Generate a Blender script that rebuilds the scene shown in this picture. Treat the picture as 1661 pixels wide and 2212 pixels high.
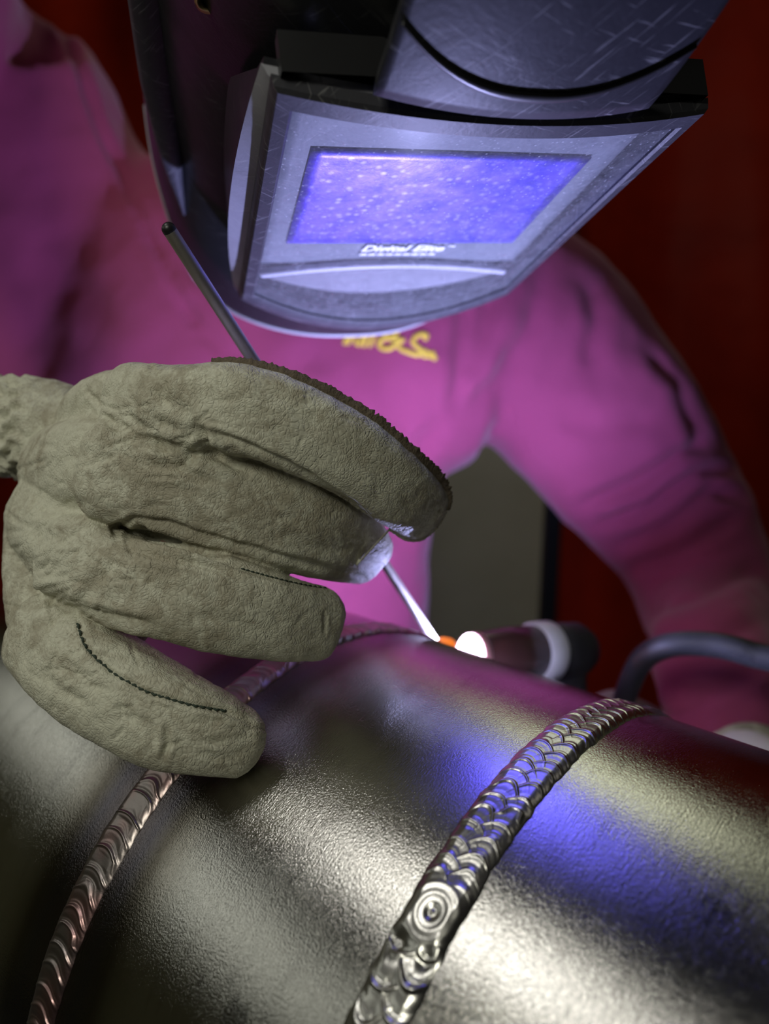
import bpy, bmesh, math, random
import numpy as np
from mathutils import Vector, Matrix, noise
from mathutils.bvhtree import BVHTree

for o in list(bpy.data.objects): bpy.data.objects.remove(o, do_unlink=True)
SC = bpy.context.scene
COL = SC.collection
R_ = random.Random(7)

# ------------------------------------------------------------------ camera
FPX, CX, CY = 1600.0, 830.5, 1106.0          # focal length in pixels of the 1661x2212 frame
PITCH = math.radians(13.3)
H = 1.27
CAM = np.array([0.0, 0.0, H])
sp_, cp_ = math.sin(PITCH), math.cos(PITCH)
C2W = np.array([[1, 0, 0], [0, -sp_, cp_], [0, -cp_, -sp_]])   # columns: right, down, forward
cam = bpy.data.cameras.new('camera'); camo = bpy.data.objects.new('camera', cam); COL.objects.link(camo)
camo.location = CAM; camo.rotation_euler = (math.pi / 2 - PITCH, 0, 0)
cam.sensor_fit = 'VERTICAL'; cam.sensor_height = 36.0; cam.lens = FPX / 2212.0 * 36.0
cam.clip_start = 0.01; cam.clip_end = 50
cam.dof.use_dof = True; cam.dof.focus_distance = 0.245; cam.dof.aperture_fstop = cam.lens / 4.2
SC.camera = camo

# ------------------------------------------------------------------ world, lights, exposure
SC.view_settings.view_transform = 'Standard'; SC.view_settings.look = 'None'
SC.view_settings.exposure = 0.0; SC.view_settings.gamma = 1.0; SC.view_settings.use_curve_mapping = False
w = bpy.data.worlds.new('world'); SC.world = w; w.use_nodes = True
w.node_tree.nodes['Background'].inputs[0].default_value = (0.5, 0.52, 0.5, 1)
w.node_tree.nodes['Background'].inputs[1].default_value = 0.012

def area(name, loc, target, size, power, color, sy=None):
    l = bpy.data.lights.new(name, 'AREA'); l.energy = power; l.color = color; l.size = size
    if sy: l.shape = 'RECTANGLE'; l.size_y = sy
    o = bpy.data.objects.new(name, l); COL.objects.link(o); o.location = loc
    o.rotation_euler = (Vector(target) - Vector(loc)).to_track_quat('-Z', 'Y').to_euler(); return o
# work lamp hung above and left of the pipe, tube light further left
area('work_lamp_light', (-0.52, 0.16, 2.05), (-0.05, 0.2, 1.12), 0.20, 1.25, (1.0, 0.98, 0.92))
area('strip_light', (-1.65, 0.25, 1.88), (-0.05, 0.2, 1.15), 1.5, 1.4, (0.98, 1.0, 0.90), 0.22)
area('glove_fill_light', (-0.30, -0.32, 1.66), (-0.10, 0.22, 1.2), 0.22, 2.0, (1.0, 0.985, 0.85), 0.22)  # fill added beside the camera to light the front of the glove
area('ceiling_light', (0.9, 0.3, 2.8), (0.7, 1.2, 0.0), 0.6, 0.5, (1.0, 0.93, 0.82))
area('wall_fill_light', (0.25, 2.05, 2.8), (0.25, 2.3, 0.0), 1.0, 7.0, (0.96, 1.0, 0.74))  # unseen lamp added behind the curtains to brighten the back wall

def px(x, y, z):
    """photograph pixel at camera depth z (metres) -> world point"""
    return CAM + C2W @ np.array([(x - CX) / FPX * z, (y - CY) / FPX * z, z])
def cw(v): return CAM + C2W @ np.asarray(v, float)
def to_px(P):
    q = (np.asarray(P) - CAM) @ C2W
    return np.stack([q[:, 0] / q[:, 2] * FPX + CX, q[:, 1] / q[:, 2] * FPX + CY, q[:, 2]], 1)

# the welding arc: a small point source at the torch tip
_t0, _t1 = px(1018, 1416, .420), px(1258, 1402, .470)          # axis of the torch cup
ARC = _t0 - (_t1 - _t0) / np.linalg.norm(_t1 - _t0) * 0.015 + np.array([0, 0, .0045])
al = bpy.data.lights.new('welding_arc_light', 'POINT'); al.energy = 7.0; al.color = (0.47, 0.49, 1.0); al.shadow_soft_size = 0.004
alo = bpy.data.objects.new('welding_arc_light', al); COL.objects.link(alo); alo.location = ARC

# ------------------------------------------------------------------ node material helper
class NT:
    def __init__(s, name):
        s.m = bpy.data.materials.new(name); s.m.use_nodes = True; s.t = s.m.node_tree; s.n = s.t.nodes
        s.b = s.n['Principled BSDF']; s.out = s.n['Material Output']
    def node(s, typ, **kw):
        n = s.n.new(typ)
        for k, v in kw.items():
            if k in n.inputs.keys() if hasattr(n, 'inputs') else False: n.inputs[k].default_value = v
            else: setattr(n, k, v)
        return n
    def link(s, a, b): s.t.links.new(a, b)
    def set(s, **kw):
        for k, v in kw.items():
            s.b.inputs[k.replace('_', ' ')].default_value = v
    def coord(s, kind='Object', scale=(1, 1, 1), rot=(0, 0, 0)):
        c = s.n.new('ShaderNodeTexCoord'); m = s.n.new('ShaderNodeMapping')
        m.inputs['Scale'].default_value = scale; m.inputs['Rotation'].default_value = rot
        s.link(c.outputs[kind], m.inputs['Vector']); return m.outputs['Vector']
    def noise(s, vec, scale, detail=4, rough=.55, dist=0):
        n = s.n.new('ShaderNodeTexNoise'); n.inputs['Scale'].default_value = scale; n.inputs['Detail'].default_value = detail
        n.inputs['Roughness'].default_value = rough; n.inputs['Distortion'].default_value = dist
        s.link(vec, n.inputs['Vector']); return n.outputs['Fac']
    def voro(s, vec, scale, feature='DISTANCE_TO_EDGE'):
        n = s.n.new('ShaderNodeTexVoronoi'); n.feature = feature; n.inputs['Scale'].default_value = scale
        s.link(vec, n.inputs['Vector']); return n.outputs['Distance']
    def ramp(s, fac, stops):
        r = s.n.new('ShaderNodeValToRGB'); e = r.color_ramp.elements
        while len(e) < len(stops): e.new(0.5)
        for el, (p, c) in zip(e, stops):
            el.position = p; el.color = (c if hasattr(c, '__len__') else (c, c, c)) + (() if hasattr(c, '__len__') and len(c) == 4 else (1,)) if not hasattr(c, '__len__') or len(c) == 3 else c
        s.link(fac, r.inputs['Fac']); return r.outputs['Color']
    def mix(s, fac, a, b, typ='MIX'):
        n = s.n.new('ShaderNodeMix'); n.data_type = 'RGBA'; n.blend_type = typ
        for sock, v in ((n.inputs[0], fac), (n.inputs[6], a), (n.inputs[7], b)):
            if isinstance(v, (int, float)): sock.default_value = v
            elif isinstance(v, tuple): sock.default_value = v + (1,) if len(v) == 3 else v
            else: s.link(v, sock)
        return n.outputs[2]
    def math(s, op, a, b=0.5):
        n = s.n.new('ShaderNodeMath'); n.operation = op
        for i, v in ((0, a), (1, b)):
            if isinstance(v, (int, float)): n.inputs[i].default_value = v
            else: s.link(v, n.inputs[i])
        return n.outputs[0]
    def bump(s, h, strength=.5, dist=.001, prev=None):
        n = s.n.new('ShaderNodeBump'); n.inputs['Strength'].default_value = strength; n.inputs['Distance'].default_value = dist
        s.link(h, n.inputs['Height'])
        if prev: s.link(prev, n.inputs['Normal'])
        return n.outputs['Normal']
    def base(s, c):
        if isinstance(c, tuple): s.b.inputs['Base Color'].default_value = c + (1,)
        else: s.link(c, s.b.inputs['Base Color'])

def plain(name, col, rough=.5, metal=0., spec=.5, emit=None, estr=0, bump=None):
    t = NT(name); t.base(col); t.set(Roughness=rough, Metallic=metal); t.b.inputs['Specular IOR Level'].default_value = spec
    if emit: t.b.inputs['Emission Color'].default_value = emit + (1,); t.b.inputs['Emission Strength'].default_value = estr
    v = t.coord('Object'); n = t.noise(v, 60, 4)
    if not emit: t.base(t.mix(n, tuple(c * .82 for c in col), tuple(min(1, c * 1.15) for c in col)))
    if bump: t.link(t.bump(t.noise(v, bump[0], 5), bump[1], bump[2]), t.b.inputs['Normal'])
    return t.m

# ------------------------------------------------------------------ mesh helpers
def mesh_obj(name, V, F, mat, parent=None, smooth=True, uv=None):
    me = bpy.data.meshes.new(name); me.from_pydata([tuple(map(float, v)) for v in V], [], [tuple(map(int, f)) for f in F]); me.update()
    if uv is not None:
        l = me.uv_layers.new(name='UVMap'); idx = np.empty(len(me.loops), np.int32); me.loops.foreach_get('vertex_index', idx)
        l.data.foreach_set('uv', np.asarray(uv, np.float32)[idx].ravel())
    if smooth: me.polygons.foreach_set('use_smooth', [True] * len(me.polygons))
    o = bpy.data.objects.new(name, me); COL.objects.link(o)
    if mat: me.materials.append(mat)
    if parent: o.parent = parent; o.matrix_parent_inverse = parent.matrix_world.inverted() if False else Matrix.Translation(-Vector(parent.location))
    return o
def empty(name, loc, label, cat, group=None):
    o = bpy.data.objects.new(name, None); COL.objects.link(o); o.location = tuple(map(float, loc)); o.empty_display_size = .02
    o['label'] = label; o['category'] = cat
    if group: o['group'] = group
    return o
def tag(o, label, cat, group=None):
    o['label'] = label; o['category'] = cat
    if group: o['group'] = group
    return o
def nrm(v): v = np.asarray(v, float); return v / (np.linalg.norm(v) + 1e-12)
def catmull(P, n):
    P = np.asarray(P, float); Q = np.vstack([2 * P[0] - P[1], P, 2 * P[-1] - P[-2]]); out = []
    for i in range(1, len(Q) - 2):
        for k in range(n):
            t = k / n; a, b, c, d = Q[i - 1], Q[i], Q[i + 1], Q[i + 2]
            out.append(.5 * ((2 * b) + (c - a) * t + (2 * a - 5 * b + 4 * c - d) * t * t + (3 * b - 3 * c + d - a) * t ** 3))
    out.append(Q[-2]); return np.array(out)
def sweep(P, A, B, ref, seg=24, e=2.0, cap=True, capn=5):
    """closed tube along P; half width A across, half thickness B along ref; superellipse section, rounded caps"""
    P = np.asarray(P, float); A = np.broadcast_to(np.asarray(A, float), (len(P),)).copy(); B = np.broadcast_to(np.asarray(B, float), (len(P),)).copy()
    T = np.gradient(P, axis=0); T = np.array([nrm(t) for t in T])
    rings = []; ref = np.asarray(ref, float)
    def frame(t):
        r = nrm(ref - t * (ref @ t)); s = np.cross(t, r); return s, r
    Pl, Al, Bl, Tl = list(P), list(A), list(B), list(T)
    if cap:
        for end in (0, -1):
            sg = -1 if end == 0 else 1; L = .9 * min(A[end], B[end]); ext = []
            for k in range(1, capn + 1):
                q = k / capn * math.pi / 2 * .97; ext.append((P[end] + sg * T[end] * L * math.sin(q), A[end] * math.cos(q), B[end] * math.cos(q), T[end]))
            if end == 0: 
                for p in ext: Pl.insert(0, p[0]); Al.insert(0, p[1]); Bl.insert(0, p[2]); Tl.insert(0, p[3])
            else:
                for p in ext: Pl.append(p[0]); Al.append(p[1]); Bl.append(p[2]); Tl.append(p[3])
    th = np.linspace(0, 2 * math.pi, seg, endpoint=False); c, s = np.cos(th), np.sin(th)
    cs = np.sign(c) * np.abs(c) ** (2 / e); ss = np.sign(s) * np.abs(s) ** (2 / e)
    V = []
    for p, a, b, t in zip(Pl, Al, Bl, Tl):
        S, Rr = frame(t); V.append(p + np.outer(cs * a, S) + np.outer(ss * b, Rr))
    n = len(V); V = np.concatenate(V); F = []
    for i in range(n - 1):
        for k in range(seg):
            k2 = (k + 1) % seg; F.append((i * seg + k, i * seg + k2, (i + 1) * seg + k2, (i + 1) * seg + k))
    F.append(tuple(range(seg))[::-1]); F.append(tuple((n - 1) * seg + k for k in range(seg)))
    return V, F
def join(parts):
    V = []; F = []; o = 0
    for v, f in parts: V.append(np.asarray(v, float)); F += [tuple(i + o for i in q) for q in f]; o += len(v)
    return np.concatenate(V), F
def tube_obj(name, pts, r, mat, parent=None, seg=12, ref=(0.1, .2, .97), n=8, B=None, e=2.0, cap=True):
    P = catmull(pts, n) if n > 1 else np.asarray(pts, float)
    rr = np.interp(np.linspace(0, 1, len(P)), np.linspace(0, 1, len(np.atleast_1d(r))), np.atleast_1d(r)) if np.ndim(r) else r
    V, F = sweep(P, rr, rr if B is None else B, ref, seg, e, cap); return mesh_obj(name, V, F, mat, parent)
def revolve(name, origin, axis, prof, mat, parent=None, seg=40, closed=False):
    """lathe: prof = list of (distance along axis, radius)"""
    a = nrm(axis); u = nrm(np.cross(a, (0.3, 0.2, .9))); v = np.cross(a, u); th = np.linspace(0, 2 * math.pi, seg, endpoint=False)
    V = []; F = []
    for d, r in prof: V.append(np.asarray(origin) + a * d + r * (np.outer(np.cos(th), u) + np.outer(np.sin(th), v)))
    V = np.concatenate(V); n = len(prof)
    for i in range(n if closed else n - 1):
        j = (i + 1) % n
        for k in range(seg): k2 = (k + 1) % seg; F.append((i * seg + k, i * seg + k2, j * seg + k2, j * seg + k))
    o = mesh_obj(name, V, F, mat, parent); return o
def remesh(V, F, vox):
    me = bpy.data.meshes.new('tmp'); me.from_pydata([tuple(v) for v in V], [], F); me.update()
    o = bpy.data.objects.new('tmp', me); COL.objects.link(o)
    m = o.modifiers.new('r', 'REMESH'); m.mode = 'VOXEL'; m.voxel_size = vox; m.adaptivity = 0
    dg = bpy.context.evaluated_depsgraph_get(); ev = o.evaluated_get(dg); em = ev.to_mesh()
    n = len(em.vertices); co = np.empty(n * 3); em.vertices.foreach_get('co', co)
    f = [tuple(p.vertices) for p in em.polygons]; ev.to_mesh_clear()
    bpy.data.objects.remove(o, do_unlink=True); bpy.data.meshes.remove(me)
    return co.reshape(-1, 3), f
def edges_of(F):
    Q = np.array([f if len(f) == 4 else (f[0], f[1], f[2], f[0]) for f in F], np.int64); E = np.concatenate([Q[:, [0, 1]], Q[:, [1, 2]], Q[:, [2, 3]], Q[:, [3, 0]]]); E.sort(axis=1)
    k = np.unique(E[:, 0] * (1 << 32) + E[:, 1]); E = np.stack([k >> 32, k & 0xffffffff], 1); return E[E[:, 0] != E[:, 1]]
def lap(V, E, it, lam=.5, w=None):
    n = len(V); deg = np.bincount(E.ravel(), minlength=n)[:, None].clip(1)
    for k in range(it):
        for l in (lam, -lam * .96) if w == 'taubin' else (lam,):
            S = np.zeros_like(V)
            for ax in range(3):
                S[:, ax] = np.bincount(E[:, 0], V[E[:, 1], ax], n) + np.bincount(E[:, 1], V[E[:, 0], ax], n)
            V = V + l * (S / deg - V)
    return V
def normals(V, F):
    Fq = np.array([f if len(f) == 4 else (f[0], f[1], f[2], f[2]) for f in F]); a = np.cross(V[Fq[:, 2]] - V[Fq[:, 0]], V[Fq[:, 3]] - V[Fq[:, 1]])
    N = np.zeros_like(V)
    for k in range(4):
        for ax in range(3): N[:, ax] += np.bincount(Fq[:, k], a[:, ax], len(V))
    return N / (np.linalg.norm(N, axis=1)[:, None] + 1e-12)
def seg_dist(Q, poly):
    """2D distance of points to polyline and parameter along it (0..1)"""
    poly = np.asarray(poly, float); best = np.full(len(Q), 1e9); par = np.zeros(len(Q)); side = np.zeros(len(Q)); n = len(poly) - 1
    for i in range(n):
        a, b = poly[i], poly[i + 1]; d = b - a; t = np.clip(((Q - a) @ d) / (d @ d), 0, 1); r = Q - (a + t[:, None] * d)
        dd = np.hypot(r[:, 0], r[:, 1]); m = dd < best; best[m] = dd[m]; par[m] = (i + t[m]) / n
        side[m] = np.sign(d[0] * r[m, 1] - d[1] * r[m, 0])
    return best, par, side
def pnoise(V, sc, seed=0.0, oct=3):
    return np.array([noise.fractal(Vector((v[0] * sc + seed, v[1] * sc, v[2] * sc)), 1.0, 2.0, oct) for v in V])
def crease(V, F, lines):
    """press folds into a surface: (pixel polyline, width px, depth m, [z range])"""
    N = normals(V, F); q = to_px(V); fac = np.einsum('ij,ij->i', N, V - CAM) < 0
    D = np.zeros(len(V))
    for ln in lines:
        poly, wd, dp = ln[0], ln[1], ln[2]
        pa = np.asarray(poly, float); lo = pa.min(0) - 4 * wd; hi_ = pa.max(0) + 4 * wd
        ix = np.nonzero(fac & (q[:, 0] > lo[0]) & (q[:, 0] < hi_[0]) & (q[:, 1] > lo[1]) & (q[:, 1] < hi_[1]))[0]
        if not len(ix): continue
        d, t, s = seg_dist(q[ix, :2], poly); taper = np.minimum(1, np.minimum(t, 1 - t) * 5 + .25)
        D[ix] += -dp * taper * np.exp(-(d / wd) ** 2) + .35 * dp * taper * np.exp(-((d - 2 * wd) / wd) ** 2)
    return V + N * D[:, None]
def bvh_of(V, F): return BVHTree.FromPolygons([tuple(v) for v in V], F)
def hit(bvh, x, y, off=0.0):
    d = Vector(px(x, y, 1.0) - CAM).normalized(); r = bvh.ray_cast(Vector(CAM), d)
    if r[0] is None: return None, None
    return np.array(r[0] + r[1] * off), np.array(r[1])

# ------------------------------------------------------------------ the setting
def wall_mat(name, c1, c2, rough=.7, scale=3):
    t = NT(name); v = t.coord('Object'); n = t.noise(v, scale, 6, .6); t.base(t.ramp(n, [(.3, c1), (.7, c2)])); t.set(Roughness=rough)
    t.link(t.bump(t.noise(v, 40, 4), .3, .004), t.b.inputs['Normal']); return t.m
M_wall = wall_mat('painted_wall', (.50, .51, .33), (.60, .61, .42))
M_floor = wall_mat('concrete', (.10, .10, .095), (.17, .165, .15), .8, 5)
M_ceil = wall_mat('ceiling_paint', (.12, .12, .11), (.16, .16, .15))
def slab(name, lo, hi, mat, kind='structure'):
    x0, y0, z0 = lo; x1, y1, z1 = hi
    V = [(x0, y0, z0), (x1, y0, z0), (x1, y1, z0), (x0, y1, z0), (x0, y0, z1), (x1, y0, z1), (x1, y1, z1), (x0, y1, z1)]
    F = [(0, 3, 2, 1), (4, 5, 6, 7), (0, 1, 5, 4), (1, 2, 6, 5), (2, 3, 7, 6), (3, 0, 4, 7)]
    o = mesh_obj(name, V, F, mat, None, False); o['kind'] = kind; return o
slab('floor', (-2.6, -2.2, -.1), (2.6, 2.6, 0), M_floor)
slab('wall_back', (-2.6, 2.5, 0), (2.6, 2.6, 2.9), M_wall)
slab('wall_left', (-2.7, -2.2, 0), (-2.6, 2.6, 2.9), M_wall)
slab('wall_right', (2.6, -2.2, 0), (2.7, 2.6, 2.9), M_wall)
slab('ceiling', (-2.6, -2.2, 2.9), (2.6, 2.6, 3.0), M_ceil)

def curtain_mat():
    t = NT('red_vinyl'); v = t.coord('Object'); n = t.noise(v, 2.2, 5, .6, .6)
    c = t.ramp(n, [(.3, (.26, .012, .002)), (.55, (.42, .022, .003)), (.75, (.30, .022, .005))]); t.base(c); t.set(Roughness=.5); t.b.inputs['Specular IOR Level'].default_value = .12
    t.link(t.bump(t.noise(v, 9, 3), .35, .02), t.b.inputs['Normal']); return t.m
M_red = curtain_mat(); M_black = plain('black_steel', (.012, .012, .013), .4)
def curtain(name, x0, x1, y, z0, z1, label, seed):
    n, k = 90, 30; V = []; F = []
    for j in range(k + 1):
        z = z0 + (z1 - z0) * j / k
        for i in range(n + 1):
            x = x0 + (x1 - x0) * i / n; ph = (x - x0) * 9 + seed
            V.append((x, y + .035 * math.sin(ph) + .016 * math.sin(2.3 * ph + z * 1.7) + .01 * math.sin(z * 5 + ph), z))
    for j in range(k):
        for i in range(n): a = j * (n + 1) + i; F.append((a, a + 1, a + n + 2, a + n + 1))
    root = empty(name, ((x0 + x1) / 2, y, z0), label, 'curtain')
    m = mesh_obj('sheet', V, F, M_red, root); s = m.modifiers.new('s', 'SOLIDIFY'); s.thickness = .002
    tube_obj('top_rail', [(x0, y, z1 + .01), (x1, y, z1 + .01)], .016, M_black, root, 10, (0, 1, 0), 1)
    h = tube_obj('bottom_hem', [(x0, y, z0 + .01), ((x0 + x1) / 2, y, z0 + .01), (x1, y, z0 + .01)], .02, M_red, root, 10, (0, 1, 0), 4)
    return root
pz = px(1187, 1230, 1.55)
curtain('welding_curtain', pz[0] + .045, 1.75, 1.6, .02, 2.2, 'red vinyl welding curtain hanging right of the black post', 0.4)
curtain('welding_curtain', -2.3, .05, 2.36, .02, 2.4, 'red vinyl welding curtain in shadow behind the shoulder at upper left', 2.0)
post = empty('curtain_post', (pz[0], pz[1], 0), 'black square steel post standing at the edge of the red curtain', 'post')
def boxv(cx, cy, cz, sx, sy, sz):
    V = [(cx + a * sx / 2, cy + b * sy / 2, cz + c * sz / 2) for c in (-1, 1) for a, b in ((-1, -1), (1, -1), (1, 1), (-1, 1))]
    return V, [(3, 2, 1, 0), (4, 5, 6, 7), (0, 1, 5, 4), (1, 2, 6, 5), (2, 3, 7, 6), (3, 0, 4, 7)]
for nm, b in (('upright', boxv(pz[0], pz[1], 1.11, .032, .032, 2.18)), ('base_plate', boxv(pz[0], pz[1], .01, .06, .16, .02))):
    o = mesh_obj(nm, b[0], b[1], M_black, post, False); bv = o.modifiers.new('b', 'BEVEL'); bv.width = .003; bv.segments = 2

# ------------------------------------------------------------------ welded pipe
S_ = 0.6
PA = C2W @ np.array([0.75089573, 0.15198156, -0.64269526])       # pipe axis
PA[2] = 0; PA = nrm(PA)
PC = CAM + C2W @ (np.array([0.22368344, 0.3686628, 0.34852115]) * S_)
PR = 0.2275 * S_
PU = nrm(C2W @ np.array([0.65024899, 0, 0.75972116])); PV = np.array([0, 0, 1.0]); PU = nrm(PU - PV * (PU @ PV))
PU = nrm(PU - PA * (PU @ PA))
SB1, SB2 = -0.1649288 * S_, -0.35902128 * S_
ELB = 0.33
def pipe_pt(s, ph, r):
    s, ph, r = np.broadcast_arrays(np.asarray(s, float), np.asarray(ph, float), np.asarray(r, float))
    s0 = SB2 - .10; over = np.clip(s0 - s, 0, None); th = over / ELB      # the fitting left of the second weld bends downwards
    cs = np.where(s < s0, s0 - ELB * np.sin(th), s); dz = -ELB * (1 - np.cos(th))
    upx, upz = -np.sin(th), np.cos(th)                                       # local up tilts back along -axis
    P = PC + cs[..., None] * PA + dz[..., None] * PV
    return P + (r * np.sin(ph))[..., None] * PU + (r * np.cos(ph))[..., None] * (upx[..., None] * PA + upz[..., None] * PV)
pipe = empty('welded_pipe', PC - np.array([0, 0, PR]), 'large brushed steel pipe with two circumferential weld beads in the foreground', 'pipe')

def pipe_uv(x, y):
    d = nrm(px(x, y, 1.0) - CAM); o = CAM - PC; dp = d - PA * (d @ PA); op = o - PA * (o @ PA)
    a, b, c = dp @ dp, 2 * dp @ op, op @ op - PR * PR; X = CAM + d * ((-b - math.sqrt(b * b - 4 * a * c)) / (2 * a)); return ((X - PC) @ PA, math.atan2((X - PC) @ PU, (X - PC) @ PV) * PR)
SCUFFS = [(pipe_uv(1540, 1965), .012, 1, .44), (pipe_uv(1490, 2095), .006, 1, .44), (pipe_uv(1450, 1850), .005, 1, .47), (pipe_uv(615, 1832), .004, 1, .45), (pipe_uv(430, 2110), .007, 1, .48), (pipe_uv(1290, 2160), .005, 1, .46), (pipe_uv(505, 2195), .010, 1, .36)]
def steel(name, weld_s=None, tint=1.0):
    t = NT(name); uv = t.coord('UV'); ob = t.coord('Object')
    sep = t.n.new('ShaderNodeSeparateXYZ'); c0 = t.n.new('ShaderNodeTexCoord'); t.link(c0.outputs['UV'], sep.inputs[0])
    # brushed lines run round the pipe: stretched noise in (axial, arc) space
    def st(sx, sy, sc, d=4, rot=0.0):
        m = t.n.new('ShaderNodeMapping'); m.inputs['Scale'].default_value = (sx, sy, 1); m.inputs['Rotation'].default_value = (0, 0, rot)
        t.link(c0.outputs['UV'], m.inputs['Vector']); return t.noise(m.outputs['Vector'], sc, d, .6)
    brush = st(1, .045, 2600, 3); brush2 = st(.05, 1, 1500, 3, .25); grain = t.noise(ob, 1500, 3, .6); blot = t.noise(ob, 28, 5, .6, .3); big = t.noise(ob, 9, 3)
    patch = t.ramp(blot, [(.42, 0.), (.6, 1.)])
    base = t.mix(blot, (.48, .47, .44), (.66, .65, .605)); base = t.mix(t.ramp(st(.4, .12, 300, 5), [(.55, 0.), (.75, .35)]), base, (.20, .195, .18))
    # dark scuffs
    sc = t.ramp(t.noise(ob, 55, 6, .7, 1.2), [(.68, 0.), (.76, .7)]); base = t.mix(sc, base, (.10, .10, .095))
    if weld_s is not None:   # heat tint beside the fresh weld
        d = t.math('ABSOLUTE', t.math('SUBTRACT', sep.outputs[0], weld_s)); d = t.math('ADD', d, t.math('MULTIPLY', t.math('SUBTRACT', big, .5), .012))
        d = t.math('MULTIPLY', d, 1 / .048)
        hc = t.ramp(d, [(.0, (.10, .085, .085)), (.18, (.12, .10, .105)), (.32, (.11, .10, .12)), (.46, (.13, .115, .095)), (.65, (.30, .275, .23)), (1.0, (.45, .45, .41))])
        fac = t.ramp(d, [(.5, .95), (.95, 0.)]); base = t.mix(fac, base, hc)
    for P_, rad, sx, thr in SCUFFS:      # smudges and scrapes, each with its own place on the pipe
        vm = t.n.new('ShaderNodeVectorMath'); vm.operation = 'DISTANCE'; t.link(c0.outputs['UV'], vm.inputs[0]); vm.inputs[1].default_value = (P_[0], P_[1], 0)
        fall = t.ramp(t.math('MULTIPLY', vm.outputs['Value'], 1 / rad), [(.3, 1.), (1., 0.)]); k = t.ramp(t.math('MULTIPLY', fall, st(sx, .25, 420, 4, .5)), [(thr, 0.), (thr + .12, .5)]); base = t.mix(k, base, (.05, .05, .05))
    t.base(base); t.set(Metallic=1.0, Anisotropic=.2); tg = t.n.new('ShaderNodeTangent'); tg.direction_type = 'UV_MAP'; t.link(tg.outputs[0], t.b.inputs['Tangent'])
    rg = t.math('ADD', t.math('MULTIPLY', patch, .05), .115); rg = t.math('ADD', rg, t.math('MULTIPLY', t.math('SUBTRACT', grain, .5), .12)); t.link(rg, t.b.inputs['Roughness'])
    b = t.bump(brush, .4, .00015); b = t.bump(brush2, .12, .00012, b); b = t.bump(t.noise(ob, 800, 3, .6), .07, .0003, t.bump(grain, .5, .0002, b)); b = t.bump(t.noise(ob, 10, 2), .12, .002, b)
    t.link(b, t.b.inputs['Normal']); return t.m
M_st1 = steel('brushed_steel'); M_st2 = steel('brushed_steel_tinted', SB2)

def pipe_sec(name, s0, s1, ns, mat, r=PR, wall=.0127):
    nph = 220; ph = np.linspace(-math.pi, math.pi, nph, endpoint=False); s = np.linspace(s0, s1, ns)
    V = []; U = []; F = []
    rows = [(q, r) for q in s] + [(s1, r - wall), (s0, r - wall), (s0, r)]
    for q, rr in rows:
        V.append(pipe_pt(q, ph, rr)); U.append(np.stack([np.full(nph, q), ph * r], 1))
    for i in range(len(rows) - 1):
        for k in range(nph): k2 = (k + 1) % nph; F.append((i * nph + k, (i + 1) * nph + k, (i + 1) * nph + k2, i * nph + k2))
    o = mesh_obj(name, np.concatenate(V), F, mat, pipe, True, np.concatenate(U))
    m = o.modifiers.new('e', 'EDGE_SPLIT'); m.split_angle = math.radians(50); return o
pipe_sec('pipe_section', SB1, .34, 24, M_st1)['label'] = 'plain brushed pipe section nearest the camera'
pipe_sec('pipe_section', SB2, SB1, 10, M_st2)['label'] = 'short pipe section between the two weld beads'
pipe_sec('elbow_fitting', -.54, SB2, 32, M_st2)['label'] = 'bent steel fitting left of the second weld'

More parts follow.
